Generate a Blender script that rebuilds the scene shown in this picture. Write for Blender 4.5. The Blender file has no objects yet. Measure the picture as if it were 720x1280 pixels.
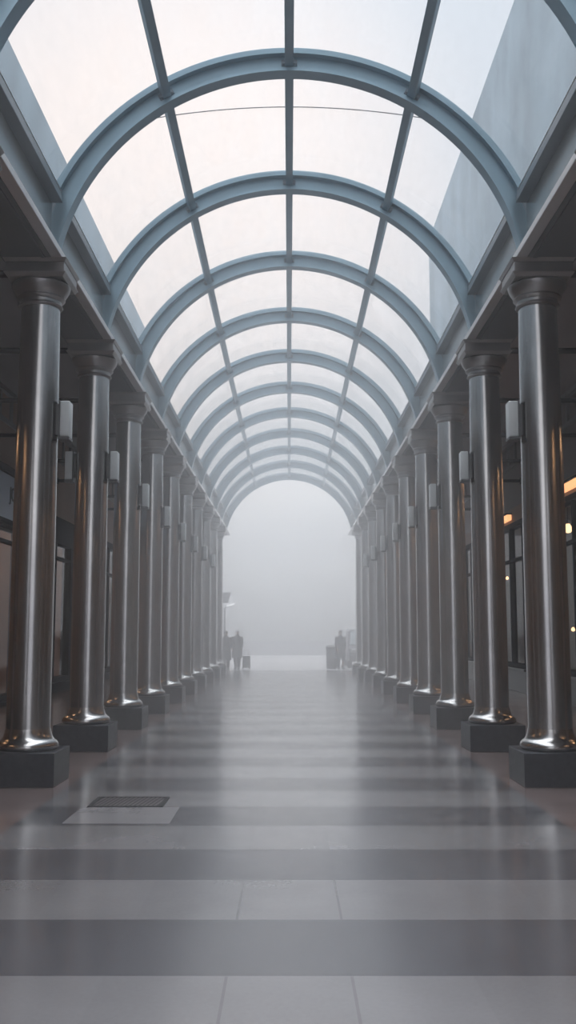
import bpy, bmesh, math, random
from mathutils import Vector, Matrix
random.seed(7)
PI = math.pi
sc = bpy.context.scene
C = sc.collection

# ------------------------------------------------------------------ measures
D = 3.0326          # column spacing along the arcade
Y1 = 10.674         # first column in view
AX = 2.735          # column axis, left and right of the centre line
HC = 5.556          # top of the capitals / underside of the beams
N = 11              # columns in view per row
RIN, ZC = 2.613, 5.223     # inner radius of the arches and height of their centre
WX = 6.06           # face of the shop walls
YE = Y1 + (N - 1) * D + 0.42   # far end of the arcade
YB = -9.0           # how far the arcade runs behind the viewer
ORD = ['first', 'second', 'third', 'fourth', 'fifth', 'sixth', 'seventh', 'eighth', 'ninth', 'tenth', 'eleventh', 'twelfth', 'thirteenth']

# ------------------------------------------------------------------ materials
def mat(name):
    m = bpy.data.materials.new(name); m.use_nodes = True
    return m, m.node_tree, m.node_tree.nodes['Principled BSDF']

def nd(t, kind, **kw):
    n = t.nodes.new(kind)
    for k, v in kw.items():
        setattr(n, k, v)
    return n

def objcoord(t, scale=(1, 1, 1)):
    g = nd(t, 'ShaderNodeTexCoord'); mp = nd(t, 'ShaderNodeMapping')
    mp.inputs['Scale'].default_value = scale
    t.links.new(g.outputs['Object'], mp.inputs['Vector'])
    return mp.outputs['Vector']

def plain(name, col, rough=0.5, metal=0.0, var=0.12, scale=(3, 3, 3), rvar=0.1, bump=0.0, spec=0.5):
    """a surface whose colour and gloss wander a little with noise"""
    m, t, b = mat(name)
    v = objcoord(t, scale)
    n = nd(t, 'ShaderNodeTexNoise'); n.inputs['Scale'].default_value = 1.0
    n.inputs['Detail'].default_value = 6
    t.links.new(v, n.inputs['Vector'])
    r = nd(t, 'ShaderNodeValToRGB')
    lo = [max(0, c * (1 - var)) for c in col]; hi = [min(1, c * (1 + var)) for c in col]
    r.color_ramp.elements[0].position = 0.3; r.color_ramp.elements[1].position = 0.7
    r.color_ramp.elements[0].color = (*lo, 1); r.color_ramp.elements[1].color = (*hi, 1)
    t.links.new(n.outputs['Fac'], r.inputs['Fac'])
    t.links.new(r.outputs['Color'], b.inputs['Base Color'])
    mr = nd(t, 'ShaderNodeMapRange')
    mr.inputs['To Min'].default_value = max(0.02, rough - rvar); mr.inputs['To Max'].default_value = min(1, rough + rvar)
    t.links.new(n.outputs['Fac'], mr.inputs['Value'])
    t.links.new(mr.outputs['Result'], b.inputs['Roughness'])
    b.inputs['Metallic'].default_value = metal
    b.inputs['Specular IOR Level'].default_value = spec
    if bump:
        bp = nd(t, 'ShaderNodeBump'); bp.inputs['Strength'].default_value = bump; bp.inputs['Distance'].default_value = 0.01
        t.links.new(n.outputs['Fac'], bp.inputs['Height']); t.links.new(bp.outputs['Normal'], b.inputs['Normal'])
    return m

def glow(name, col, strength):
    m, t, b = mat(name)
    b.inputs['Base Color'].default_value = (*col, 1)
    b.inputs['Emission Color'].default_value = (*col, 1)
    b.inputs['Emission Strength'].default_value = strength
    return m

def thin_glass(name, tint, refl=1.0, dirt=0.0, dirt_col=(.6, .65, .68)):
    """a pane: light passes straight through, grazing views mirror, a little dirt"""
    m, t, b = mat(name)
    t.nodes.remove(b)
    out = t.nodes['Material Output']
    tr = nd(t, 'ShaderNodeBsdfTransparent'); tr.inputs['Color'].default_value = (*tint, 1)
    gl = nd(t, 'ShaderNodeBsdfGlossy'); gl.inputs['Roughness'].default_value = 0.06
    fr = nd(t, 'ShaderNodeFresnel'); fr.inputs['IOR'].default_value = 1.45
    mu = nd(t, 'ShaderNodeMath', operation='MULTIPLY'); mu.inputs[1].default_value = refl
    # only the outer face of the pane mirrors
    ge = nd(t, 'ShaderNodeNewGeometry'); bf = nd(t, 'ShaderNodeMath', operation='SUBTRACT'); bf.inputs[0].default_value = 1
    t.links.new(ge.outputs['Backfacing'], bf.inputs[1])
    m0 = nd(t, 'ShaderNodeMath', operation='MULTIPLY'); t.links.new(fr.outputs[0], m0.inputs[0]); t.links.new(bf.outputs[0], m0.inputs[1])
    t.links.new(m0.outputs[0], mu.inputs[0])
    mx = nd(t, 'ShaderNodeMixShader')
    t.links.new(mu.outputs[0], mx.inputs[0]); t.links.new(tr.outputs[0], mx.inputs[1]); t.links.new(gl.outputs[0], mx.inputs[2])
    last = mx.outputs[0]
    if dirt:
        v = objcoord(t, (2.5, .7, 2.5))
        n = nd(t, 'ShaderNodeTexNoise'); n.inputs['Scale'].default_value = 1.6; n.inputs['Detail'].default_value = 8
        t.links.new(v, n.inputs['Vector'])
        mr = nd(t, 'ShaderNodeMapRange'); mr.inputs['From Min'].default_value = .35; mr.inputs['From Max'].default_value = .8
        mr.inputs['To Min'].default_value = dirt * .4; mr.inputs['To Max'].default_value = dirt * 1.8
        t.links.new(n.outputs['Fac'], mr.inputs['Value'])
        tl = nd(t, 'ShaderNodeBsdfTranslucent'); tl.inputs['Color'].default_value = (*dirt_col, 1)
        m2 = nd(t, 'ShaderNodeMixShader')
        t.links.new(mr.outputs[0], m2.inputs[0]); t.links.new(last, m2.inputs[1]); t.links.new(tl.outputs[0], m2.inputs[2])
        last = m2.outputs[0]
    t.links.new(last, out.inputs['Surface'])
    return m

def brushed(name, col, rough, streak=(9, 9, .12)):
    """stainless tube: fine marks along the height"""
    m, t, b = mat(name)
    v = objcoord(t, streak)
    n = nd(t, 'ShaderNodeTexNoise'); n.inputs['Scale'].default_value = 3.0; n.inputs['Detail'].default_value = 5
    t.links.new(v, n.inputs['Vector'])
    v2 = objcoord(t, (2, 2, 1.2))
    n2 = nd(t, 'ShaderNodeTexNoise'); n2.inputs['Scale'].default_value = 1.5; n2.inputs['Detail'].default_value = 5
    t.links.new(v2, n2.inputs['Vector'])
    r = nd(t, 'ShaderNodeValToRGB')
    r.color_ramp.elements[0].position = .3; r.color_ramp.elements[1].position = .75
    r.color_ramp.elements[0].color = (*[c * .86 for c in col], 1); r.color_ramp.elements[1].color = (*[min(1, c * 1.1) for c in col], 1)
    t.links.new(n2.outputs['Fac'], r.inputs['Fac']); t.links.new(r.outputs['Color'], b.inputs['Base Color'])
    mr = nd(t, 'ShaderNodeMapRange'); mr.inputs['To Min'].default_value = rough * .85; mr.inputs['To Max'].default_value = rough * 1.15
    t.links.new(n.outputs['Fac'], mr.inputs['Value']); t.links.new(mr.outputs[0], b.inputs['Roughness'])
    bp = nd(t, 'ShaderNodeBump'); bp.inputs['Strength'].default_value = .012; bp.inputs['Distance'].default_value = .01
    t.links.new(n.outputs['Fac'], bp.inputs['Height']); t.links.new(bp.outputs['Normal'], b.inputs['Normal'])
    b.inputs['Metallic'].default_value = 1.0
    return m

def floor_material():
    m, t, b = mat('banded_granite')
    L = t.links.new
    g = nd(t, 'ShaderNodeTexCoord'); sp = nd(t, 'ShaderNodeSeparateXYZ'); L(g.outputs['Object'], sp.inputs[0])
    X, Y = sp.outputs['X'], sp.outputs['Y']
    def M(op, a, bb=None, c=None):
        n = nd(t, 'ShaderNodeMath', operation=op)
        for i, s in enumerate((a, bb, c)):
            if s is None: continue
            if isinstance(s, (int, float)): n.inputs[i].default_value = s
            else: L(s, n.inputs[i])
        return n.outputs[0]
    def mixc(f, a, bb):
        n = nd(t, 'ShaderNodeMix', data_type='RGBA'); L(f, n.inputs[0])
        for i, s in ((6, a), (7, bb)):
            if isinstance(s, tuple): n.inputs[i].default_value = (*s, 1)
            else: L(s, n.inputs[i])
        return n.outputs[2]
    ax = M('ABSOLUTE', X)
    P = 1.78
    ph = M('FRACT', M('DIVIDE', M('SUBTRACT', Y, 6.55 - 10 * P), P))
    dark = M('LESS_THAN', ph, 0.5)
    inner = M('LESS_THAN', ax, 2.24)
    n1 = nd(t, 'ShaderNodeTexNoise'); n1.inputs['Scale'].default_value = 40; n1.inputs['Detail'].default_value = 10; n1.inputs['Roughness'].default_value = .75
    L(g.outputs['Object'], n1.inputs['Vector'])
    n2 = nd(t, 'ShaderNodeTexNoise'); n2.inputs['Scale'].default_value = 1.3; n2.inputs['Detail'].default_value = 5
    L(g.outputs['Object'], n2.inputs['Vector'])
    # each tile a shade of its own
    cx = M('FLOOR', M('DIVIDE', M('ADD', X, .56 * 20 + .28), .56)); cy = M('FLOOR', M('DIVIDE', M('SUBTRACT', Y, 6.55 - 10 * P), P / 2))
    cb = nd(t, 'ShaderNodeCombineXYZ'); L(cx, cb.inputs[0]); L(cy, cb.inputs[1])
    wn = nd(t, 'ShaderNodeTexWhiteNoise', noise_dimensions='2D'); L(cb.outputs[0], wn.inputs['Vector'])
    band = mixc(dark, FLOOR_LIGHT, FLOOR_DARK)
    base = mixc(inner, FLOOR_EDGE, band)
    # pale repair slab in front of the drain
    slab = M('MULTIPLY', M('MULTIPLY', M('GREATER_THAN', X, -1.86), M('LESS_THAN', X, -.98)), M('MULTIPLY', M('GREATER_THAN', Y, 8.42), M('LESS_THAN', Y, 9.2)))
    base = mixc(slab, base, tuple(c * 1.3 for c in FLOOR_LIGHT))
    tone = M('ADD', M('ADD', M('MULTIPLY', n1.outputs['Fac'], .4), M('MULTIPLY', n2.outputs['Fac'], .5)), M('MULTIPLY', wn.outputs['Value'], .12))
    tone = M('ADD', M('MULTIPLY', tone, .75), .56)
    vm = nd(t, 'ShaderNodeVectorMath', operation='SCALE'); L(base, vm.inputs[0]); L(tone, vm.inputs['Scale'])
    # joints: two long ones beside the middle, one between every two bands
    jx = M('LESS_THAN', M('ABSOLUTE', M('SUBTRACT', ax, .285)), .007)
    jy = M('GREATER_THAN', M('ABSOLUTE', M('SUBTRACT', M('FRACT', M('MULTIPLY', ph, 2)), .5)), .492)
    j = M('MAXIMUM', jx, jy)
    col = mixc(M('MULTIPLY', j, .3), vm.outputs[0], (.05, .05, .055))
    L(col, b.inputs['Base Color'])
    rr = M('ADD', M('MULTIPLY', n2.outputs['Fac'], .14), FLOOR_ROUGH)
    rr = M('ADD', rr, M('MULTIPLY', n1.outputs['Fac'], .02))
    L(rr, b.inputs['Roughness'])
    b.inputs['Specular IOR Level'].default_value = FLOOR_SPEC
    b.inputs['Coat Weight'].default_value = .24; b.inputs['Coat Roughness'].default_value = .14
    bp = nd(t, 'ShaderNodeBump'); bp.inputs['Strength'].default_value = .008; bp.inputs['Distance'].default_value = .004
    L(n1.outputs['Fac'], bp.inputs['Height']); L(bp.outputs['Normal'], b.inputs['Normal'])
    return m

FLOOR_LIGHT = (.215, .213, .225)
FLOOR_DARK = (.105, .106, .12)
FLOOR_EDGE = (.23, .18, .176)
FLOOR_ROUGH, FLOOR_SPEC = .13, 1.0
FOG = [(-6, 13, 9, 9, .005), (13.001, 24, 9, 9, .036), (24.001, YE, 9, 9, .052), (YE + .001, 148, 9, 11, .028)]
SKY_STRENGTH = 5.0

STEEL = brushed('polished_steel', (.5, .488, .482), .22)
STEEL_CAP = brushed('cast_steel', (.33, .315, .31), .34, (4, 4, 4))
PAINT = plain('blue_grey_paint', (.28, .40, .47), .34, .25, .1, (1.2, 1.2, 1.2), .08)
PAINT_DK = plain('dark_blue_grey_paint', (.19, .23, .26), .4, .25, .1, (1.2, 1.2, 1.2), .08)
BEAM = plain('beam_steel', (.62, .63, .63), .24, .75, .2, (1.5, .5, 1.5), .08)
BEAM_LIP = plain('pale_lip_steel', (.75, .73, .72), .35, .5, .1, (2, .6, 2), .1)
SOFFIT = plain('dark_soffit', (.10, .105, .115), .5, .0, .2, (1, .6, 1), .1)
GRANITE = plain('dark_granite', (.034, .037, .046), .42, 0, .22, (14, 14, 14), .1)
IRON = plain('black_iron', (.03, .03, .033), .5, .3, .2)
OPAL = plain('opal_lamp_glass', (.62, .64, .64), .35, 0, .04)
LAMP_METAL = plain('grey_lamp_metal', (.13, .13, .135), .4, .6, .1)
STUCCO = plain('brown_render', (.25, .175, .14), .8, 0, .12, (.8, .8, .8), .08, .1)
UPPER = plain('grey_upper_wall', (.30, .36, .40), .7, 0, .24, (.35, .6, .3), .1)
CEIL = plain('grey_ceiling', (.25, .24, .245), .75, 0, .1, (.5, .5, .5))
CEIL_R = plain('warm_grey_ceiling', (.28, .235, .23), .75, 0, .1, (.5, .5, .5))
FRIEZE = plain('frieze_paint', (.16, .155, .15), .6, 0, .12)
FRAME = plain('black_shop_frame', (.018, .021, .027), .85, 0, .15, spec=.1)
RISER = plain('grey_stone_sill', (.16, .165, .165), .45, 0, .15, (3, 3, 3))
WOOD = plain('warm_interior_panel', (.28, .17, .1), .6, 0, .25, (.6, 2, .6))
ROOM = plain('shop_plaster', (.3, .24, .2), .8, 0, .12)
SHOPFLOOR = plain('shop_floor', (.16, .11, .08), .5, 0, .2)
SIGN = plain('pale_blue_sign', (.4, .48, .58), .45, 0, .06)
LETTER = plain('dark_sign_letter', (.07, .09, .11), .5, 0, .1)
CURTAIN = plain('grey_curtain', (.1, .1, .105), .8, 0, .2, (8, 8, .3))
ROOF_GLASS = thin_glass('roof_glass', (.95, .965, .975), .8, .045)
SHOP_GLASS = thin_glass('shop_glass', (.84, .84, .82), .4)
BULB = glow('warm_bulb', (1, .64, .33), 3.0)
SHOP_FILL = glow('warm_shop_fill', (1, .55, .28), 13)  # glow of the ceiling panels added to light the shops
STRIP = glow('warm_strip', (1, .5, .22), 1.2)
PLAZA = plain('plaza_paving', (.45, .45, .47), .36, 0, .12, (.6, .6, .6), .08)
STONE = plain('grey_stone_wall', (.2, .2, .22), .8, 0, .2)
COAT = plain('dark_coat_cloth', (.03, .033, .04), .85, 0, .2)
COAT2 = plain('charcoal_coat_cloth', (.055, .058, .065), .85, 0, .2)
TROUSER = plain('dark_trouser_cloth', (.022, .024, .03), .85, 0, .2)
SKIN = plain('skin', (.45, .3, .23), .5, 0, .08)
HAIR = plain('dark_hair', (.02, .017, .015), .5, 0, .2)
HAT = plain('pale_knit', (.6, .6, .6), .8, 0, .1)
SHOE = plain('black_shoe', (.015, .015, .015), .4, 0, .1)
VANBODY = plain('van_grey_paint', (.14, .14, .16), .35, .2, .05)
VANROOF = plain('van_white_paint', (.75, .78, .8), .35, 0, .04)
VANGLASS = plain('van_windscreen', (.42, .5, .54), .1, 0, .05)
HEADLIGHT = plain('headlamp_glass', (.7, .72, .72), .15, .1, .05)
RUBBER = plain('tyre_rubber', (.02, .02, .02), .8, 0, .1)
LAMPHEAD = glow('street_lamp_glass', (.95, .97, 1), 1.7)

# ------------------------------------------------------------------ mesh helpers
def bm_new(): return bmesh.new()

def box(bm, x0, x1, y0, y1, z0, z1):
    vs = [bm.verts.new((x, y, z)) for x in (x0, x1) for y in (y0, y1) for z in (z0, z1)]
    for f in ((0, 1, 3, 2), (4, 6, 7, 5), (0, 4, 5, 1), (2, 3, 7, 6), (0, 2, 6, 4), (1, 5, 7, 3)):
        bm.faces.new([vs[i] for i in f])
    return vs

def prism_y(bm, prof, y0, y1):
    """closed profile [(x,z)...] pushed along y"""
    a = [bm.verts.new((x, y0, z)) for x, z in prof]; b = [bm.verts.new((x, y1, z)) for x, z in prof]
    n = len(prof)
    for i in range(n):
        bm.faces.new((a[i], a[(i + 1) % n], b[(i + 1) % n], b[i]))
    bm.faces.new(a[::-1]); bm.faces.new(b)

def lathe(bm, prof, seg=48, caps=True, ctr=(0, 0, 0)):
    """profile [(r,z)...] turned about z"""
    rings = []
    for r, z in prof:
        rings.append([bm.verts.new((ctr[0] + r * math.cos(2 * PI * k / seg), ctr[1] + r * math.sin(2 * PI * k / seg), ctr[2] + z)) for k in range(seg)])
    for a, b in zip(rings, rings[1:]):
        for k in range(seg):
            bm.faces.new((a[k], a[(k + 1) % seg], b[(k + 1) % seg], b[k]))
    if caps:
        bm.faces.new(rings[0][::-1]); bm.faces.new(rings[-1])

def tube(bm, pts, r, seg=10, caps=True):
    pts = [Vector(p) for p in pts]
    rings = []
    for i, p in enumerate(pts):
        d = (pts[min(i + 1, len(pts) - 1)] - pts[max(i - 1, 0)]).normalized()
        u = d.cross(Vector((0, 0, 1)))
        if u.length < 1e-4: u = d.cross(Vector((1, 0, 0)))
        u.normalize(); w = u.cross(d)
        rr = r[i] if isinstance(r, (list, tuple)) else r
        rings.append([bm.verts.new(p + u * (rr * math.cos(2 * PI * k / seg)) + w * (rr * math.sin(2 * PI * k / seg))) for k in range(seg)])
    for a, b in zip(rings, rings[1:]):
        for k in range(seg):
            bm.faces.new((a[k], a[(k + 1) % seg], b[(k + 1) % seg], b[k]))
    if caps:
        bm.faces.new(rings[0][::-1]); bm.faces.new(rings[-1])

def arc_bar(bm, r0, r1, w, a0, a1, seg=64, yc=0.0):
    """rectangular bar bent along the vault: radii r0..r1, width w along y, angles from the +x axis"""
    prev = None; first = None
    for i in range(seg + 1):
        a = a0 + (a1 - a0) * i / seg
        c, s = math.cos(a), math.sin(a)
        q = [bm.verts.new((r * c, yc + y, r * s)) for r, y in ((r0, -w / 2), (r0, w / 2), (r1, w / 2), (r1, -w / 2))]
        if prev:
            for k in range(4):
                bm.faces.new((prev[k], prev[(k + 1) % 4], q[(k + 1) % 4], q[k]))
        else:
            first = q
        prev = q
    bm.faces.new(first[::-1]); bm.faces.new(prev)

def obj(name, bm, m, parent=None, bevel=0.0, smooth=None, seg=2):
    bmesh.ops.recalc_face_normals(bm, faces=bm.faces)
    if bevel:
        ed = [e for e in bm.edges if len(e.link_faces) == 2 and e.calc_face_angle(0) > .6]
        bmesh.ops.bevel(bm, geom=ed, offset=bevel, segments=seg, affect='EDGES', profile=.5, clamp_overlap=True)
    me = bpy.data.meshes.new(name); bm.to_mesh(me); bm.free()
    me.materials.append(m)
    if smooth is not None:
        for p in me.polygons: p.use_smooth = True
        me.set_sharp_from_angle(angle=smooth)
    o = bpy.data.objects.new(name, me); C.objects.link(o)
    if parent: o.parent = parent
    return o

def thing(name, label, cat, loc=(0, 0, 0), rotz=0.0, group=None):
    o = bpy.data.objects.new(name, None); C.objects.link(o)
    o.empty_display_size = .1
    o.location = loc; o.rotation_euler = (0, 0, rotz)
    return tag(o, label, cat, group)

def tag(o, label, cat, group=None):
    o['label'] = label; o['category'] = cat; o['kind'] = 'thing'
    if group: o['group'] = group
    return o

def struct(name, bm, m, label, cat, parent=None, **kw):
    o = obj(name, bm, m, parent, **kw)
    if not parent:
        o['kind'] = 'structure'; o['label'] = label; o['category'] = cat
    return o

def dup(root, loc, label, rotz=None):
    r = root.copy(); C.objects.link(r); r.location = loc; r['label'] = label
    if rotz is not None: r.rotation_euler = (0, 0, rotz)
    for ch in list(root.children):
        c = ch.copy(); C.objects.link(c); c.parent = r
        for gch in list(ch.children):
            e = gch.copy(); C.objects.link(e); e.parent = c
    return r

# ------------------------------------------------------------------ the setting
bm = bm_new()
box(bm, -WX - 4.2, WX + 4.2, YB, YE + .4, -.2, 0)
struct('floor', bm, floor_material(), 'polished granite floor of the arcade with light and dark cross bands', 'floor')
bm = bm_new()
box(bm, -60, 60, YE + .4, 150, -.2, 0)
struct('ground', bm, PLAZA, 'pale paving of the open square beyond the arcade', 'ground')

for s, side, hw in ((-1, 'left', 14.0), (1, 'right', 18.2)):
    ce = CEIL if s < 0 else CEIL_R
    # upper wall of the building, carried by the shop fronts: frieze beam upward
    bm = bm_new()
    x0, x1 = sorted((s * WX, s * (WX + .5)))
    box(bm, x0, x1, YB, YE + .3, 4.9, 6.9)
    w = struct('wall_' + side, bm, STUCCO if s < 0 else plain('dark_panel_wall', (.13, .105, .1), .55, 0, .12, (.8, .8, .8)),
               'brown shop wall along the %s aisle behind the columns' % side, 'wall')
    bm = bm_new()
    box(bm, *sorted((s * WX, s * (WX + .8))), YB, YE + .3, 6.9, hw + .25)
    struct('upper_wall', bm, UPPER, None, None, w)
    bm = bm_new()
    a0, a1 = (3.06, 6.28), (WX, 6.72)
    prof = [(s * a0[0], a0[1]), (s * a1[0], a1[1]), (s * a1[0], a1[1] + .2), (s * a0[0], a0[1] + .2)]
    prism_y(bm, prof, YB, YE)
    struct('ceiling_' + side, bm, ce, 'sloping plain ceiling over the %s aisle' % side, 'ceiling')
    # panelled frieze under the ceiling
    bm = bm_new()
    xa, xb = sorted((s * WX, s * (WX - .05)))
    box(bm, xa, xb, YB, YE, 5.98, 6.08)
    box(bm, *sorted((s * WX, s * (WX - .1))), YB, YE, 6.6, 6.7)
    y = YB
    while y < YE - .2:
        box(bm, xa, xb, y, y + .12, 6.08, 6.6); y += .84
    struct('trim_1' if s < 0 else 'trim_2', bm, FRIEZE, 'panelled frieze under the %s aisle ceiling' % side, 'frieze')
    # the shops' shared back room
    bm = bm_new()
    box(bm, *sorted((s * (WX + 3.9), s * (WX + 4.1))), YB, YE, 0, 5.0)
    box(bm, *sorted((s * WX, s * (WX + 4.1))), YB - .2, YB, 0, 5.0)
    box(bm, *sorted((s * (WX + .1), s * (WX + 4.1))), YE + .1, YE + .3, 0, 5.0)
    struct('shop_back_wall', bm, WOOD if s < 0 else ROOM, None, None, w)
    bm = bm_new()
    box(bm, *sorted((s * (WX + .05), s * (WX + 4.1))), YB, YE + .3, 4.7, 4.9)
    struct('shop_ceiling', bm, ROOM, None, None, w)

# ------------------------------------------------------------------ shop fronts
def shopfront(s, y0, y1, label, riser=.55, head=4.5, frame=.16, mull=3, curtain=False):
    t = thing('shopfront', label, 'shop window', (s * WX, (y0 + y1) / 2, 0), 0, 'shop windows along the aisles')
    h = (y1 - y0) / 2
    X = lambda a, b: sorted((s * a, s * b))
    bm = bm_new()
    box(bm, *X(-.04, .2), -h, -h + frame, riser, head); box(bm, *X(-.04, .2), h - frame, h, riser, head)
    box(bm, *X(-.04, .2), -h + frame, h - frame, head - frame, head); box(bm, *X(-.04, .2), -h + frame, h - frame, riser, riser + .12)
    obj('frame', bm, FRAME, t, .01)
    for k in range(1, mull):
        yy = -h + (2 * h) * k / mull
        bm = bm_new(); box(bm, *X(-.03, .12), yy - .05, yy + .05, riser + .12, head - frame)
        obj('mullion', bm, FRAME, t, .008)
    bm = bm_new(); box(bm, *X(-.02, .1), -h + frame, h - frame, 3.45, 3.53)
    obj('transom', bm, FRAME, t, .008)
    bm = bm_new(); box(bm, *X(.05, .062), -h + frame, h - frame, riser + .12, head - frame)
    obj('pane', bm, SHOP_GLASS, t)
    bm = bm_new(); box(bm, *X(-.02, .25), -h, h, 0, riser - .06); box(bm, *X(-.1, .25), -h, h, riser - .06, riser)
    obj('stall_riser', bm, RISER if riser > .3 else FRAME, t, .01)
    if curtain:
        bm = bm_new()
        for k in range(7):
            tube(bm, [(s * (.3 + .03 * (k % 2)), -h + frame + .08 + k * .13, riser + .13), (s * (.3 + .03 * (k % 2)), -h + frame + .08 + k * .13, head - .2)], .075, 8)
        obj('curtain', bm, CURTAIN, t, smooth=1)
    return t

def pier(s, y0, y1, name):
    bm = bm_new(); box(bm, *sorted((s * (WX - .0), s * (WX + .5))), y0, y1, 0, 4.9)
    struct(name, bm, STUCCO, None, None, bpy.data.objects['wall_left' if s < 0 else 'wall_right'])

def header(s, y0, y1, z0):
    bm = bm_new(); box(bm, *sorted((s * WX, s * (WX + .5))), y0, y1, z0, 4.9)
    struct('wall_header', bm, STUCCO, None, None, bpy.data.objects['wall_left' if s < 0 else 'wall_right'])

LY = [(-8.2, -3), (-2, 3.2), (4.2, 9.4), (10.4, 15.6), (16.6, 22.6), (23.5, 28.25), (30.2, 35.2), (36.4, 41.2)]
RY = [(-8.2, -3), (-2, 3.2), (4.2, 9.4), (10.4, 15.6), (16.4, 23.6), (25.7, 30.6), (31.8, 36), (37, 41.2)]
LN = ['behind the viewer', 'beside the viewer', 'nearest the viewer', 'ahead of the first column', 'under the pale blue sign', 'beyond the pale blue sign, wide black frame',
      'third from the far end', 'nearest the square']
for s, lst in ((-1, LY), (1, RY)):
    side = 'left' if s < 0 else 'right'
    for i, (y0, y1) in enumerate(lst):
        if s < 0:
            lab = ['', '', '', 'black framed shop window on the left aisle ahead of the first column',
                   'warm lit shop window under the pale blue sign on the left', 'wide black framed shop window seen between first and second left columns',
                   'dim left aisle shop window, second from the square', 'dim left aisle shop window nearest the foggy square'][i] or 'left aisle shop window %s' % LN[i]
            riser = .12 if i == 4 else .28
            head = 3.95 if i == 4 else 4.55
            shopfront(s, y0, y1, lab, riser, head, .2 if i != 5 else .7, 3 if i != 5 else 2)
            header(s, y0, y1, head)
        else:
            lab = ['', '', '', 'shop window on the right aisle ahead of the first column', 'warm lit shop window with glowing bulbs on the right',
                   'shop window with grey sill and curtain between first and second right columns', 'dim right aisle shop window, second from the square',
                   'dim right aisle shop window nearest the foggy square'][i] or 'right aisle shop window %s' % LN[i]
            shopfront(s, y0, y1, lab, .62, 4.5, .14, 3, i == 5)
            header(s, y0, y1, 4.5)
    edges = [YB] + [v for p in lst for v in p] + [YE]
    for k in range(0, len(edges), 2):
        pier(s, edges[k], edges[k + 1], 'wall_pier')

# the sign over the left shop
sg = thing('shop_sign', 'long pale blue sign board with dark lettering over the left shop', 'sign', (-WX, 19.6, 4.42))
bm = bm_new(); box(bm, .0, .12, -3, 3, -.5, .45)
obj('board', bm, SIGN, sg, .01)
bm = bm_new(); box(bm, -.0, .2, -3.05, 3.05, .45, .6); box(bm, 0, .16, -3.05, 3.05, -.58, -.5)
obj('border', bm, FRAME, sg, .01)
cu = bpy.data.curves.new('lettering', 'FONT'); cu.body = 'JOVAN'; cu.size = .42; cu.extrude = .012; cu.align_x = 'RIGHT'; cu.align_y = 'CENTER'
to = bpy.data.objects.new('tmp_text', cu); C.objects.link(to)
bpy.context.view_layer.update()
me = bpy.data.meshes.new_from_object(to.evaluated_get(bpy.context.evaluated_depsgraph_get()))
bpy.data.objects.remove(to)
me.materials.clear(); me.materials.append(LETTER)
lo = bpy.data.objects.new('lettering', me); C.objects.link(lo); lo.parent = sg
lo.rotation_euler = (PI / 2, 0, PI / 2); lo.location = (.13, 2.75, .05)

# warm strips in the right fascia, bulbs in the shops
def strip_light(s, y0, y1, z, lab):
    t = thing('strip_light', lab, 'light', (s * (WX - .08), (y0 + y1) / 2, z), 0, 'warm strip lights over the shop fronts')
    h = (y1 - y0) / 2
    bm = bm_new(); box(bm, *sorted((-s * .06, s * .06)), -h, h, -.075, .075); obj('diffuser', bm, STRIP, t, .01)
    bm = bm_new(); box(bm, *sorted((-s * .1, s * .074)), -h - .04, h + .04, .075, .11); obj('housing', bm, FRAME, t, .005)
strip_light(1, 16.6, 21.9, 4.66, 'long warm strip light over the nearest right shop')
strip_light(1, 27.0, 30.4, 4.66, 'short warm strip light over the right shop seen between columns')

bulb0 = None
def bulb(x, y, z, lab, r=.1, sc_=.45):
    global bulb0
    if bulb0 is None:
        t = thing('pendant_bulb', lab, 'lamp', (x, y, z), 0, 'glowing bulbs in the shops')
        bm = bm_new()
        lathe(bm, [(.002, -r), (r * .5, -r * .87), (r * .87, -r * .5), (r, 0), (r * .87, r * .5), (r * .5, r * .9), (r * .42, r * 1.2)], 20)
        obj('globe', bm, BULB, t, smooth=1.2)
        bm = bm_new(); lathe(bm, [(r * .5, r * 1.15), (r * .5, r * 1.9), (r * .2, r * 2.1)], 16); obj('socket', bm, IRON, t, smooth=.8)
        bm = bm_new(); tube(bm, [(0, 0, r * 2), (0, 0, .5)], .008, 6); obj('cord', bm, IRON, t)
        bulb0 = t
    else:
        dup(bulb0, (x, y, z), lab).scale = (sc_, sc_, sc_)
bulb(6.42, 22.9, 3.92, 'largest glowing bulb high in the nearest right shop')
bulb(6.5, 23.05, 1.62, 'small glowing bulb hung low behind the first right column')
bulb(6.85, 23.9, 3.6, 'faint bulb at the picture edge in the nearest right shop')
bulb(6.34, 29.1, 3.12, 'small glowing bulb in the right shop between first and second columns')
for k, (x, y) in enumerate([(7.6, 18.5), (7.6, 13), (7.6, 8), (7.6, 1), (7.6, -5)]):
    bulb(x, y, 4.1, ['bulb at the near end of the nearest right shop', 'bulb in the right shop ahead of the first column', 'bulb in the right shop nearest the viewer', 'bulb in the right shop beside the viewer', 'bulb in the right shop behind the viewer'][k])
for k, (x, y) in enumerate([(-8.2, 21), (-7.6, 17.8), (-7.6, 13), (-7.6, 7), (-7.6, 0), (-8.4, 26), (-7.6, 33), (7.6, 34), (7.6, 39)]):
    bulb(x, y, 4.1, ['bulb deep in the left shop under the sign', 'bulb at the near end of the left shop under the sign', 'bulb in the left shop ahead of the first column', 'bulb in the left shop nearest the viewer',
                     'bulb in the left shop beside the viewer', 'bulb in the wide black framed left shop', 'bulb in the dim left shop far along', 'bulb in the dim right shop far along', 'bulb in the last right shop by the square'][k])

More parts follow.
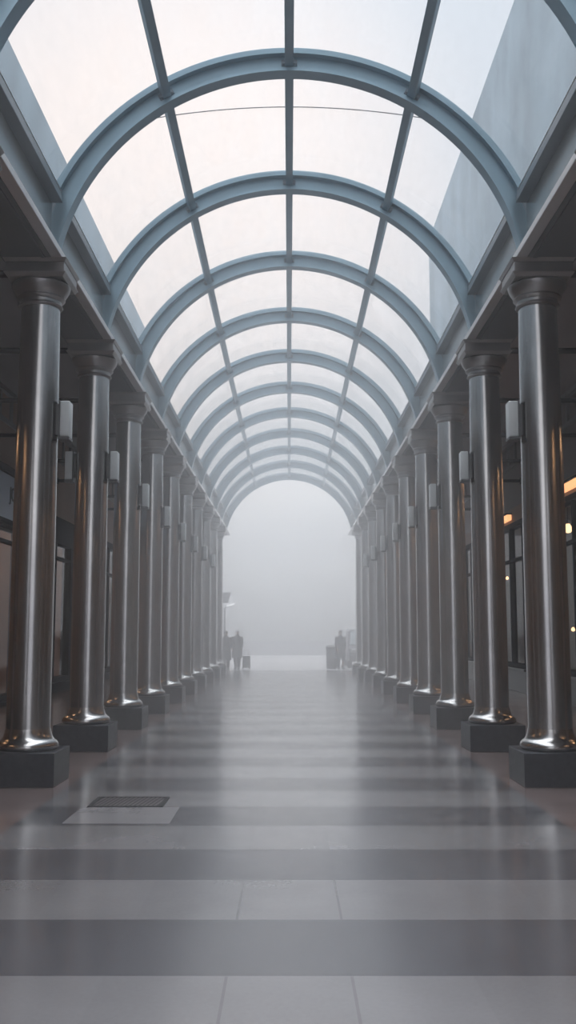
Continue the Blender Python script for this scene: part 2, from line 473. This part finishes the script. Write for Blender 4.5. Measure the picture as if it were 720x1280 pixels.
cl0 = None
def added_shop_lamp(x, y, lab):  # ceiling panels added to brighten and warm the dim shop interiors
    global cl0
    if cl0 is None:
        cl0 = thing('ceiling_lamp', lab, 'light', (x, y, 4.7), 0, 'added ceiling lamps warming the shops')
        bm = bm_new(); box(bm, -.35, .35, -.7, .7, -.05, -.0); obj('housing', bm, FRAME, cl0, .008)
        bm = bm_new(); box(bm, -.31, .31, -.66, .66, -.062, -.051); obj('diffuser', bm, SHOP_FILL, cl0)
    else:
        dup(cl0, (x, y, 4.7), lab)
for s_, side_, ys in ((-1, 'left', ((19, 'under the pale blue sign'), (22, 'beside the sign end'), (26, 'with the black frame'), (13, 'ahead of the first column'), (6.5, 'nearest the viewer'), (0, 'beside the viewer'), (33, 'far along'))),
                      (1, 'right', ((18.5, 'nearest the first column, near end'), (22, 'nearest the first column, far end'), (13, 'ahead of the first column'), (6.5, 'nearest the viewer'), (0, 'beside the viewer')))):
    for y_, d_ in ys:
        added_shop_lamp(s_ * (WX + 1.6), y_, 'added warm ceiling lamp in the %s shop %s' % (side_, d_))

# ------------------------------------------------------------------ beams over the columns
for s, side in ((-1, 'left'), (1, 'right')):
    t = thing('architrave_beam', 'long steel beam resting on the %s row of columns' % side, 'beam', (0, 0, 0), 0, 'beams over the two column rows')
    P = lambda pts: [(s * x, z) for x, z in pts]
    bm = bm_new(); prism_y(bm, P([(2.9, HC + .075), (3.06, HC + .075), (3.06, 6.50), (2.9, 6.50)]), YB, YE); obj('fascia', bm, BEAM, t)
    bm = bm_new(); prism_y(bm, P([(2.44, HC), (2.56, HC), (2.56, HC + .075), (2.44, HC + .075)]), YB, YE); obj('lip', bm, BEAM_LIP, t, .006)
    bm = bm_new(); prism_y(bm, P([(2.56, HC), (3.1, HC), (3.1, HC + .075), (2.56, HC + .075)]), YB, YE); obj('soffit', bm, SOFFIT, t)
    bm = bm_new(); prism_y(bm, P([(2.62, HC - .012), (2.66, HC - .012), (2.66, HC), (2.62, HC)]), YB, YE); obj('soffit_bead', bm, SOFFIT, t)
    for i in range(-1, N):
        ya, yb = (Y1 + (i - 1) * D + .115, Y1 + i * D - .115)
        bm = bm_new(); prism_y(bm, P([(2.62, HC + .075), (2.66, HC + .075), (2.66, 6.26), (2.62, 6.26)]), ya, yb); obj('side_panel', bm, BEAM, t)
        bm = bm_new(); prism_y(bm, P([(2.50, 6.26), (2.68, 6.26), (2.68, 6.41), (2.52, 6.40)]), ya, yb); obj('glazing_rail', bm, PAINT_DK, t, .008)
        bm = bm_new(); prism_y(bm, P([(2.515, 6.40), (2.58, 6.405), (2.58, 6.44), (2.535, 6.44)]), ya, yb); obj('glazing_bead', bm, BEAM_LIP, t)

# ------------------------------------------------------------------ the columns
col = thing('column', 'first polished steel column of the left row, nearest the viewer', 'column', (-AX, Y1, 0), 0, 'steel columns in two rows')
bm = bm_new(); box(bm, -.364, .364, -.364, .364, 0, .34); obj('plinth', bm, GRANITE, col, .008)
bm = bm_new()
lathe(bm, [(.27, .34), (.298, .344), (.312, .358), (.318, .38), (.314, .402), (.304, .42), (.288, .436), (.272, .446), (.26, .46), (.25, .48), (.242, .505), (.236, .53), (.231, .56)], 56)
obj('base_ring', bm, STEEL, col, smooth=.7)
bm = bm_new()
lathe(bm, [(.227, .5), (.2265, 1.5), (.225, 2.6), (.22, 3.8), (.213, 4.7), (.207, 5.12)], 64)
obj('shaft', bm, STEEL, col, smooth=.7)
bm = bm_new()
lathe(bm, [(.205, 5.08), (.232, 5.09), (.24, 5.105), (.232, 5.12), (.222, 5.13), (.222, 5.16), (.25, 5.175), (.262, 5.19), (.252, 5.205), (.25, 5.21), (.268, 5.23),
           (.295, 5.27), (.312, 5.31), (.316, 5.335), (.305, 5.35), (.29, 5.36)], 56)
obj('capital', bm, STEEL_CAP, col, smooth=.5)
bm = bm_new()
def sq(bm, h0, z0, h1, z1):
    a = [bm.verts.new((x * h0, y * h0, z0)) for x, y in ((-1, -1), (1, -1), (1, 1), (-1, 1))]
    b = [bm.verts.new((x * h1, y * h1, z1)) for x, y in ((-1, -1), (1, -1), (1, 1), (-1, 1))]
    for k in range(4): bm.faces.new((a[k], a[(k + 1) % 4], b[(k + 1) % 4], b[k]))
    bm.faces.new(a[::-1]); bm.faces.new(b)
sq(bm, .30, 5.355, .325, 5.385); sq(bm, .325, 5.385, .335, 5.405); sq(bm, .315, 5.405, .315, 5.515); sq(bm, .322, 5.515, .345, HC)
obj('abacus', bm, STEEL_CAP, col, .004)
for s, side in ((-1, 'left'), (1, 'right')):
    for i in range(-1, N - 1):
        if s < 0 and i == 0: continue
        if i < 0: lab = 'polished steel column of the %s row standing beside the viewer' % side
        elif i == 0: lab = 'first polished steel column of the %s row, nearest the viewer' % side
        elif i == N - 2: lab = 'last faint steel column of the %s row beside the foggy square' % side
        else: lab = '%s polished steel column from the viewer in the %s row' % (ORD[i], side)
        dup(col, (s * AX, Y1 + i * D, 0), lab)

# wall lamps on the inner side of the columns
lamp0 = None
def wall_lamp(s, inner, i, lab):
    global lamp0
    x = s * (AX - .222) if inner else s * (AX + .222)
    rz = (PI if s > 0 else 0) + (0 if inner else PI)
    loc = (x, Y1 + i * D, 3.84)
    if lamp0 is None:
        t = thing('wall_lamp', lab, 'lamp', loc, rz, 'box lamps on the column shafts')
        bm = bm_new(); box(bm, -.012, .022, -.055, .055, -.17, .17); obj('bracket', bm, LAMP_METAL, t, .006)
        bm = bm_new(); box(bm, .022, .036, -.09, .09, -.215, .205); box(bm, .022, .145, -.092, .092, -.225, -.195); obj('back_plate', bm, LAMP_METAL, t, .004)
        bm = bm_new(); box(bm, .037, .142, -.085, .085, -.193, .2); obj('diffuser', bm, OPAL, t, .014, 1.0, 3)
        lamp0 = t
    else:
        dup(lamp0, loc, lab, rz)
for s, side in ((-1, 'left'), (1, 'right')):
    for i in range(8):
        wall_lamp(s, True, i, 'white box lamp on the hall side of the %s %s column' % (ORD[i], side))
wall_lamp(-1, False, 1, 'white box lamp on the aisle side of the second left column')

# iron tie rods from the capitals to the shop walls
rod0 = None
for s, side in ((-1, 'left'), (1, 'right')):
    for i in range(N - 1):
        lab = 'black iron tie rod from the %s %s capital to the shop wall' % (ORD[i], side)
        loc = (s * (AX + .316), Y1 + i * D, 5.488)
        rz = 0 if s > 0 else PI
        if rod0 is None:
            rod0 = thing('tie_rod', lab, 'rod', loc, rz, 'tie rods behind the capitals')
            L_ = WX - AX - .316
            bm = bm_new(); tube(bm, [(.0, 0, 0), (L_ - .02, 0, 0)], .042, 12); obj('bar', bm, IRON, rod0, smooth=.8)
            bm = bm_new(); tube(bm, [(L_ - .03, 0, 0), (L_, 0, 0)], .09, 16); obj('wall_plate', bm, IRON, rod0, smooth=.8)
        else:
            dup(rod0, loc, lab, rz)

# ------------------------------------------------------------------ the glass vault
A0 = math.asin((HC + .075 - ZC) / RIN)
arch = thing('roof_arch', 'first blue grey arch rib, above the first pair of columns', 'arch', (0, Y1, ZC), 0, 'arch ribs of the glass vault')
bm = bm_new(); arc_bar(bm, RIN, RIN + .03, .18, A0, PI - A0); obj('lower_flange', bm, PAINT, arch, smooth=.5)
bm = bm_new(); arc_bar(bm, RIN + .03, RIN + .2, .045, A0, PI - A0); obj('web', bm, PAINT, arch, smooth=.5)
A1 = math.asin((6.42 - ZC) / (RIN + .2))
bm = bm_new(); arc_bar(bm, RIN + .2, RIN + .255, .21, A1, PI - A1); obj('upper_flange', bm, PAINT, arch, smooth=.5)
bm = bm_new(); arc_bar(bm, RIN + .255, RIN + .3, .09, A1, PI - A1); obj('glazing_cap', bm, PAINT, arch, smooth=.5)
for s in (-1, 1):
    bm = bm_new(); box(bm, *sorted((s * 2.5, s * 2.72)), -.11, .11, HC + .06 - ZC, HC + .085 - ZC); obj('foot_plate', bm, PAINT, arch, .003)
for i in range(-1, N):
    if i == 0: continue
    lab = ('blue grey arch rib crossing the top corners of the view' if i < 0 else 'last pale arch rib framing the foggy opening' if i == N - 1
           else '%s blue grey arch rib from the viewer' % ORD[i])
    dup(arch, (0, Y1 + i * D, ZC), lab)

# purlins between the ribs: ridge, left and right
PA = {'ridge': PI / 2, 'left': PI / 2 + math.radians(30.5), 'right': PI / 2 - math.radians(30.5)}
pur0 = None
def bay(i):
    if i < 0: return 'in the bay nearest the viewer'
    return 'between the %s and %s arches' % (ORD[i], ORD[i + 1])
for key, ang in PA.items():
    for i in range(-1, N - 1):
        lab = '%s purlin bar %s' % (key, bay(i))
        rt = RIN + .12
        loc = (rt * math.cos(ang), Y1 + i * D + D / 2, ZC + rt * math.sin(ang))
        if pur0 is None:
            pur0 = thing('purlin', lab, 'roof bar', loc, 0, 'purlin bars of the glass vault')
            h = D / 2 - .022
            bm = bm_new(); box(bm, -.05, .05, -h, h, -.035, .08); obj('bar', bm, PAINT, pur0, .008)
            bm = bm_new(); box(bm, -.028, .028, -h, h, .08, .125); obj('glazing_bar', bm, PAINT, pur0)
            for e in (-1, 1):
                for q in (-1, 1):
                    bm = bm_new(); tube(bm, [(q * .066, e * (h - .03), 0), (q * .066, e * (h + .001), 0)], .018, 10); obj('bolt', bm, PAINT_DK, pur0, smooth=.8)
                bm = bm_new(); box(bm, -.09, .09, *sorted((e * h, e * (h - .014))), -.03, .04); obj('end_plate', bm, PAINT_DK, pur0, .003)
            pur0.rotation_euler = (0, PI / 2 - ang, 0)
        else:
            r = dup(pur0, loc, lab); r.rotation_euler = (0, PI / 2 - ang, 0)

# panes
AE = math.asin((6.42 - ZC) / (RIN + .262))
segs = [(PI - AE, PA['left']), (PA['left'], PA['ridge']), (PA['ridge'], PA['right']), (PA['right'], AE)]
sky0 = None
for i in range(-1, N - 1):
    lab = 'curved glass roof bay %s' % ('nearest the viewer, over the top of the view' if i < 0 else bay(i))
    loc = (0, Y1 + i * D + D / 2, ZC)
    if sky0 is None:
        sky0 = thing('skylight', lab, 'glass roof', loc, 0, 'curved glass bays of the vault')
        for a0, a1 in segs:
            bm = bm_new(); g = .012
            arc_bar(bm, RIN + .262, RIN + .274, D - .1, max(a0, a1) - g, min(a0, a1) + g, 20)
            obj('pane', bm, ROOF_GLASS, sky0, smooth=.5)
    else:
        dup(sky0, loc, lab)

# thin cable outside, above the second bay
bm = bm_new()
pts = []
for k in range(33):
    u = -1 + 2 * k / 32
    a_ = math.radians(43) * u
    pts.append(((RIN + .29) * math.sin(a_), 11.9 - 1.02 * u * u, ZC + (RIN + .29) * math.cos(a_)))
tube(bm, pts, .006, 6)
tag(obj('cable', bm, IRON), 'thin dark cable lying across the glass behind the first arch', 'cable')

# drain
dr = thing('drain_grate', 'dark iron drain grate let into the floor at left', 'drain', (-1.47, 9.47, 0))
bm = bm_new()
for x0, x1, y0, y1 in ((-.34, .34, -.27, -.235), (-.34, .34, .235, .27), (-.34, -.3, -.235, .235), (.3, .34, -.235, .235)):
    box(bm, x0, x1, y0, y1, -.01, .006)
obj('frame', bm, IRON, dr)
bm = bm_new()
for k in range(15):
    x = -.285 + k * .0407
    vs = box(bm, x - .012, x + .012, -.235, .235, -.01, .004)
    for v in vs: v.co.x += v.co.y * .12
obj('bars', bm, plain('worn_drain_iron', (.14, .125, .13), .5, .4, .2), dr)
bm = bm_new(); box(bm, -.31, .31, -.245, .245, .0, .0015)
obj('sump', bm, IRON, dr)

# ------------------------------------------------------------------ people
def skin_mesh(name, verts, edges, rads, m, parent, sub=2):
    me = bpy.data.meshes.new(name + '_base'); me.from_pydata(verts, edges, [])
    o = bpy.data.objects.new('tmp_skin', me); C.objects.link(o)
    md = o.modifiers.new('skin', 'SKIN'); md.use_smooth_shade = True
    sv = me.skin_vertices[0].data
    for k, r in enumerate(rads):
        sv[k].radius = r if isinstance(r, tuple) else (r, r)
    sv[0].use_root = True
    ss = o.modifiers.new('sub', 'SUBSURF'); ss.levels = sub; ss.render_levels = sub
    bpy.context.view_layer.update()
    m2 = bpy.data.meshes.new_from_object(o.evaluated_get(bpy.context.evaluated_depsgraph_get()))
    bpy.data.objects.remove(o)
    m2.materials.clear(); m2.materials.append(m)
    for p in m2.polygons: p.use_smooth = True
    r = bpy.data.objects.new(name, m2); C.objects.link(r); r.parent = parent
    return r

def loft(bm, rings, seg=24):
    """elliptical rings (cx, cy, z, rx, ry)"""
    rs = [[bm.verts.new((cx + rx * math.cos(2 * PI * k / seg), cy + ry * math.sin(2 * PI * k / seg), z)) for k in range(seg)] for cx, cy, z, rx, ry in rings]
    for a, b in zip(rs, rs[1:]):
        for k in range(seg): bm.faces.new((a[k], a[(k + 1) % seg], b[(k + 1) % seg], b[k]))
    bm.faces.new(rs[0][::-1]); bm.faces.new(rs[-1])

def person(loc, rotz, label, H=1.7, stride=.16, coat=COAT, coat_len=.48, hat=False, arm_bend=.0):
    """figure facing -y"""
    t = thing('person', label, 'person', loc, rotz)
    k = H / 1.7
    V, E, R = [], [], []
    def v(p, r): V.append(tuple(c * k for c in p)); R.append(tuple(x * k for x in r) if isinstance(r, tuple) else r * k); return len(V) - 1
    pel = v((0, 0, .93), (.14, .10)); waist = v((0, 0, 1.08), (.125, .09)); ch = v((0, -.005, 1.26), (.155, .105)); up = v((0, .005, 1.38), (.11, .085))
    nk = v((0, 0, 1.455), .05); hd0 = v((0, -.012, 1.53), (.062, .075)); hd1 = v((0, -.012, 1.61), (.072, .088)); hd2 = v((0, -.005, 1.67), (.055, .065))
    for a, b in ((pel, waist), (waist, ch), (ch, up), (up, nk), (nk, hd0), (hd0, hd1), (hd1, hd2)): E.append((a, b))
    for s in (-1, 1):
        sh = v((s * .165, .005, 1.385), .055); el = v((s * .215, .02 + s * .03, 1.12), .042); wr = v((s * .2, -.07 - arm_bend + s * .04, .90), .028)
        pm = v((s * .195, -.085 - arm_bend + s * .04, .84), (.02, .038))
        E += [(up, sh), (sh, el), (el, wr), (wr, pm)]
        for q, (dy, ln) in enumerate(((-.028, .075), (-.01, .085), (.009, .08), (.026, .062))):
            f1 = v((s * .192, -.09 - arm_bend + s * .04 + dy, .795), .0095); f2 = v((s * .182, -.095 - arm_bend + s * .04 + dy, .795 - ln * .6), .008)
            E += [(pm, f1), (f1, f2)]
        th = v((s * .185, -.13 - arm_bend + s * .04, .83), .011); th2 = v((s * .178, -.145 - arm_bend + s * .04, .795), .009); E += [(pm, th), (th, th2)]
        st = s * stride
        hip = v((s * .085, 0, .87), .088); kn = v((s * .09, -st * .55 - .02, .48), .058); an = v((s * .09, -st + .02 + abs(st) * .1, .085), .038); to_ = v((s * .1, -st - .13, .035), (.04, .03))
        E += [(pel, hip), (hip, kn), (kn, an), (an, to_)]
    b = skin_mesh('body', V, E, R, SKIN, t, 1)
    # face: eyes, nose, mouth, ears
    bm = bm_new()
    for s in (-1, 1):
        bmesh.ops.create_uvsphere(bm, u_segments=10, v_segments=8, radius=.012 * k, matrix=Matrix.Translation((s * .03 * k, -.095 * k, 1.605 * k)))
    obj('eyes', bm, HAIR, t, smooth=1)
    bm = bm_new()
    bmesh.ops.create_cone(bm, segments=8, radius1=.018 * k, radius2=.005 * k, depth=.045 * k, cap_ends=True, matrix=Matrix.Translation((0, -.1 * k, 1.575 * k)) @ Matrix.Rotation(.25, 4, 'X'))
    for s in (-1, 1):
        bmesh.ops.create_uvsphere(bm, u_segments=8, v_segments=6, radius=.022 * k, matrix=Matrix.Translation((s * .075 * k, .0, 1.585 * k)))
    box(bm, -.022 * k, .022 * k, -.099 * k, -.09 * k, 1.532 * k, 1.541 * k)
    obj('face_features', bm, SKIN, t, smooth=1)
    bm = bm_new()
    loft(bm, [(0, .03 * k, 1.52 * k, .06 * k, .06 * k), (0, .022 * k, 1.58 * k, .082 * k, .085 * k), (0, .01 * k, 1.63 * k, .087 * k, .1 * k), (0, .0, 1.68 * k, .078 * k, .09 * k), (0, 0, 1.715 * k, .045 * k, .055 * k)])
    obj('knit_hat' if hat else 'hair', bm, HAT if hat else HAIR, t, smooth=1)
    # coat: body and sleeves
    bm = bm_new()
    zl = coat_len * k
    loft(bm, [(0, 0, zl, .25 * k, .19 * k), (0, 0, .75 * k, .225 * k, .17 * k), (0, 0, .95 * k, .195 * k, .15 * k), (0, 0, 1.1 * k, .185 * k, .14 * k), (0, 0, 1.27 * k, .205 * k, .145 * k),
              (0, 0, 1.39 * k, .185 * k, .12 * k), (0, 0, 1.44 * k, .1 * k, .09 * k), (0, .005 * k, 1.5 * k, .078 * k, .08 * k)])
    obj('coat', bm, coat, t, smooth=1)
    for s in (-1, 1):
        bm = bm_new()
        tube(bm, [(s * .15 * k, .0, 1.405 * k), (s * .19 * k, .01 * k, 1.33 * k), (s * .22 * k, (.02 + s * .03) * k, 1.12 * k), (s * .203 * k, (-.05 - arm_bend + s * .035) * k, .92 * k)],
             [.075 * k, .078 * k, .066 * k, .052 * k], 14)
        obj('sleeve', bm, coat, t, smooth=1)
        st = s * stride
        bm = bm_new()
        tube(bm, [(s * .085 * k, 0, .9 * k), (s * .09 * k, (-st * .55 - .02) * k, .48 * k), (s * .09 * k, (-st + .02 + abs(st) * .1) * k, .09 * k)], [.115 * k, .085 * k, .065 * k], 14)
        obj('trouser_leg', bm, TROUSER, t, smooth=1)
        bm = bm_new()
        yy = (-st - .04) * k
        loft(bm, [(s * .095 * k, yy, 0, .052 * k, .14 * k), (s * .095 * k, yy, .035 * k, .054 * k, .142 * k), (s * .095 * k, yy + .02 * k, .075 * k, .046 * k, .1 * k), (s * .092 * k, yy + .05 * k, .12 * k, .04 * k, .05 * k)])
        obj('shoe', bm, SHOE, t, smooth=1)
    return t

person((-2.66, 42.4, 0), .15, 'person in long dark coat walking beside the last left columns', 1.62, .12, COAT, .42)
person((-2.2, 42.7, 0), -.1, 'person in broad dark coat and pale hat walking in the fog', 1.66, .15, COAT2, .5, True)
person((2.2, 43.2, 0), .3, 'person in dark coat standing by the bin at right in the fog', 1.64, .05, COAT2, .5)

# bag pulled behind the walkers
bg = thing('suitcase', 'low dark wheeled suitcase beside the walkers in the fog', 'bag', (-1.83, 43.3, 0), .2)
bm = bm_new(); box(bm, -.16, .16, -.11, .11, .06, .56); obj('shell', bm, COAT2, bg, .04, .8, 3)
bm = bm_new(); tube(bm, [(-.11, .07, .54), (-.11, .09, .8), (.11, .09, .8), (.11, .07, .54)], .012, 8); obj('handle', bm, IRON, bg, smooth=.8)
for s in (-1, 1):
    bm = bm_new(); tube(bm, [(s * .14 - .02, .08, .045), (s * .14 + .02, .08, .045)], .045, 14); obj('wheel', bm, RUBBER, bg, smooth=.8)

# bin
lb = thing('litter_bin', 'grey waist high litter bin on the far right pavement', 'bin', (1.82, 43.4, 0))
bm = bm_new(); lathe(bm, [(.2, 0), (.22, .04), (.24, .86), (.25, .88)], 28); obj('drum', bm, VANBODY, lb, smooth=.7)
bm = bm_new(); lathe(bm, [(.26, .88), (.265, .93), (.2, 1.0), (.08, 1.03)], 28); obj('lid', bm, LAMP_METAL, lb, smooth=.7)

# van, three quarters hidden by the last right column
vn = thing('van', 'small van with white roof and pale windscreen parked in the fog', 'van', (3.45, 46.2, 0), 0)
bm = bm_new()
prof = [(-2.0, .28), (-2.05, .62), (-1.95, .86), (-1.3, 1.0), (2.0, 1.0), (2.05, .3)]
a = [bm.verts.new((-.85, y, z)) for y, z in prof]; b2 = [bm.verts.new((.85, y, z)) for y, z in prof]
n_ = len(prof)
for q in range(n_): bm.faces.new((a[q], a[(q + 1) % n_], b2[(q + 1) % n_], b2[q]))
bm.faces.new(a[::-1]); bm.faces.new(b2)
obj('lower_body', bm, VANBODY, vn, .05, .6, 3)
bm = bm_new()
prof = [(-1.25, 1.0), (-.8, 1.62), (2.0, 1.62), (2.03, 1.0)]
a = [bm.verts.new((-(.83 if z < 1.3 else .74), y, z)) for y, z in prof]; b2 = [bm.verts.new(((.83 if z < 1.3 else .74), y, z)) for y, z in prof]
for q in range(4): bm.faces.new((a[q], a[(q + 1) % 4], b2[(q + 1) % 4], b2[q]))
bm.faces.new(a[::-1]); bm.faces.new(b2)
obj('cabin', bm, VANBODY, vn, .03, .6, 2)
bm = bm_new(); box(bm, -.77, .77, -.85, 2.03, 1.6, 1.74); obj('roof', bm, VANROOF, vn, .05, .8, 3)
bm = bm_new()
q4 = [bm.verts.new(p) for p in ((-.74, -1.26, 1.04), (.74, -1.26, 1.04), (.68, -.85, 1.6), (-.68, -.85, 1.6), (-.74, -1.23, 1.03), (.74, -1.23, 1.03), (.68, -.82, 1.59), (-.68, -.82, 1.59))]
for f in ((0, 1, 2, 3), (7, 6, 5, 4), (0, 4, 5, 1), (1, 5, 6, 2), (2, 6, 7, 3), (3, 7, 4, 0)): bm.faces.new([q4[i] for i in f])
obj('windscreen', bm, VANGLASS, vn)
for s in (-1, 1):
    bm = bm_new(); bmesh.ops.create_uvsphere(bm, u_segments=16, v_segments=10, radius=.13, matrix=Matrix.Translation((s * .62, -1.97, .74)) @ Matrix.Diagonal((1.2, .5, .9, 1))); obj('headlamp', bm, HEADLIGHT, vn, smooth=1)
    for y in (-1.25, 1.3):
        bm = bm_new(); tube(bm, [(s * .68, y, .32), (s * .87, y, .32)], .32, 24); w_ = obj('wheel', bm, RUBBER, vn, smooth=.8)
        bm = bm_new(); tube(bm, [(s * .87, y, .32), (s * .885, y, .32)], .18, 20); obj('hub_cap', bm, LAMP_METAL, w_, smooth=.8)
bm = bm_new(); box(bm, -.84, .84, -2.12, -1.98, .3, .52); obj('bumper', bm, LAMP_METAL, vn, .03)

# street lamp and sign at the left of the opening
sl = thing('street_lamp', 'slim street lamp with bright head beyond the last left column', 'street lamp', (-3.12, 48.5, 0))
bm = bm_new(); lathe(bm, [(.09, 0), (.09, .3), (.05, .4), (.04, 2.72)], 16); obj('pole', bm, LAMP_METAL, sl, smooth=.7)
bm = bm_new(); tube(bm, [(0, 0, 2.68), (.06, 0, 2.76), (.3, 0, 2.84)], .025, 8); obj('arm', bm, LAMP_METAL, sl, smooth=.8)
bm = bm_new(); box(bm, .05, .42, -.09, .09, -.035, .035); oh = obj('lamp_head', bm, LAMPHEAD, sl, .02, .8); oh.location = (0.06, 0, 2.79); oh.rotation_euler = (0, -.35, 0)
ss = thing('street_sign', 'dark hanging sign board above the street lamp at left', 'sign', (-3.75, 47.6, 0))
bm = bm_new(); lathe(bm, [(.07, 0), (.06, 3.5)], 14); obj('post', bm, LAMP_METAL, ss, smooth=.7)
bm = bm_new()
pr = [(.06, 2.95), (.82, 2.95), (1.02, 3.45), (.06, 3.45)]
prism_y(bm, pr, -.05, .05); obj('board', bm, STONE, ss, .01)

# low wall across the far side of the square
bm = bm_new(); box(bm, -40, 40, 70, 70.6, 0, 1.0)
tag(obj('boundary_wall', bm, STONE, bevel=.03), 'low grey wall closing the far side of the foggy square', 'wall')

# dark slope added behind the square so the fog darkens towards the horizon
bm = bm_new()
prof = [(74, -.1), (147, -.1), (147, 10.6), (120, 7.6), (95, 4.2), (74, .6)]
a = [bm.verts.new((-52, y, z)) for y, z in prof]; b2 = [bm.verts.new((52, y, z)) for y, z in prof]
for q in range(6): bm.faces.new((a[q], a[(q + 1) % 6], b2[(q + 1) % 6], b2[q]))
bm.faces.new(a[::-1]); bm.faces.new(b2)
struct('added_hill', bm, plain('dark_fog_backing', (.05, .055, .05), .9, 0, .3), 'added dark slope behind the square, darkening the low fog', 'added_hill')

# ------------------------------------------------------------------ fog
def fog_bank(y0, y1, top0, top1, dens, label):
    fm = bpy.data.materials.new('white_fog'); fm.use_nodes = True
    t = fm.node_tree; t.nodes.clear()
    o_ = t.nodes.new('ShaderNodeOutputMaterial'); vs_ = t.nodes.new('ShaderNodeVolumeScatter')
    vs_.inputs['Color'].default_value = ((.985, .985, 1, 1) if y1 < 100 else (.90, .915, .955, 1)); vs_.inputs['Density'].default_value = dens; vs_.inputs['Anisotropy'].default_value = .2
    t.links.new(vs_.outputs[0], o_.inputs['Volume'])
    bm = bm_new(); hx = 55 if y1 > 100 else WX - .03 if y0 < 0 else 3.04
    vs = box(bm, -hx, hx, y0, y1, .002, 9)
    for v in vs:
        if v.co.z > 1: v.co.z = top0 if v.co.y < (y0 + y1) / 2 else top1
    fo = obj('fog', bm, fm); fo['kind'] = 'stuff'; fo['label'] = label; fo['category'] = 'fog'
for k_, (ya, yb, ta, tb, dn) in enumerate(FOG):
    fog_bank(ya, yb, ta, tb, dn, ('thin fog among the nearest columns of the arcade', 'thicker fog among the middle columns of the arcade', 'dense fog among the last columns of the arcade', 'dense white fog filling the square beyond')[k_])

# ------------------------------------------------------------------ sky
w = bpy.data.worlds.new('overcast_sky'); sc.world = w; w.use_nodes = True
t = w.node_tree; L = t.links.new
bgd = t.nodes['Background']
g = nd(t, 'ShaderNodeTexCoord'); sp = nd(t, 'ShaderNodeSeparateXYZ'); L(g.outputs['Generated'], sp.inputs[0])
r = nd(t, 'ShaderNodeValToRGB'); L(sp.outputs['Z'], r.inputs['Fac'])
el = r.color_ramp.elements
el[0].position = 0.0; el[0].color = (.125, .13, .15, 1)
el[1].position = 1.0; el[1].color = (.95, .965, 1, 1)
for p_, c_ in ((.07, (.15, .155, .175)), (.14, (.34, .342, .352)), (.25, (.18, .184, .196)), (.58, (.172, .18, .194)), (.75, (.52, .54, .57))):
    e = el.new(p_); e.color = (*c_, 1)
# the hidden sun warms the left of the sky
nv = nd(t, 'ShaderNodeVectorMath', operation='DOT_PRODUCT'); L(g.outputs['Generated'], nv.inputs[0])
nv.inputs[1].default_value = Vector((-.125, .920, .375)).normalized()
mr = nd(t, 'ShaderNodeMapRange'); mr.interpolation_type = 'SMOOTHSTEP'
mr.inputs['From Min'].default_value = .94; mr.inputs['From Max'].default_value = 1.0; mr.inputs['To Max'].default_value = 1
L(nv.outputs['Value'], mr.inputs['Value'])
mx = nd(t, 'ShaderNodeMix', data_type='RGBA'); mx.blend_type = 'MIX'
L(mr.outputs[0], mx.inputs[0]); L(r.outputs['Color'], mx.inputs[6]); mx.inputs[7].default_value = (.25, .219, .206, 1)
L(mx.outputs[2], bgd.inputs['Color'])
bgd.inputs['Strength'].default_value = SKY_STRENGTH

# ------------------------------------------------------------------ camera
cam = bpy.data.cameras.new('camera'); co = bpy.data.objects.new('camera', cam); C.objects.link(co)
co.location = (0, 0, 1.55)
co.rotation_euler = (PI / 2 + .12, 0, 0)
cam.sensor_fit = 'AUTO'; cam.sensor_width = 36
cam.lens = 1250 * 36 / 1280
cam.shift_x = -1.5 / 1280
cam.shift_y = 0
cam.clip_end = 500
sc.camera = co

sc.view_settings.view_transform = 'Standard'; sc.view_settings.look = 'None'
sc.view_settings.gamma = 1; sc.view_settings.use_curve_mapping = False
sc.view_settings.exposure = 0.0
cy = sc.cycles
cy.use_denoising = True
cy.max_bounces = 8; cy.diffuse_bounces = 3; cy.glossy_bounces = 4; cy.transmission_bounces = 4
cy.transparent_max_bounces = 12; cy.volume_bounces = 5
cy.caustics_reflective = False; cy.caustics_refractive = False
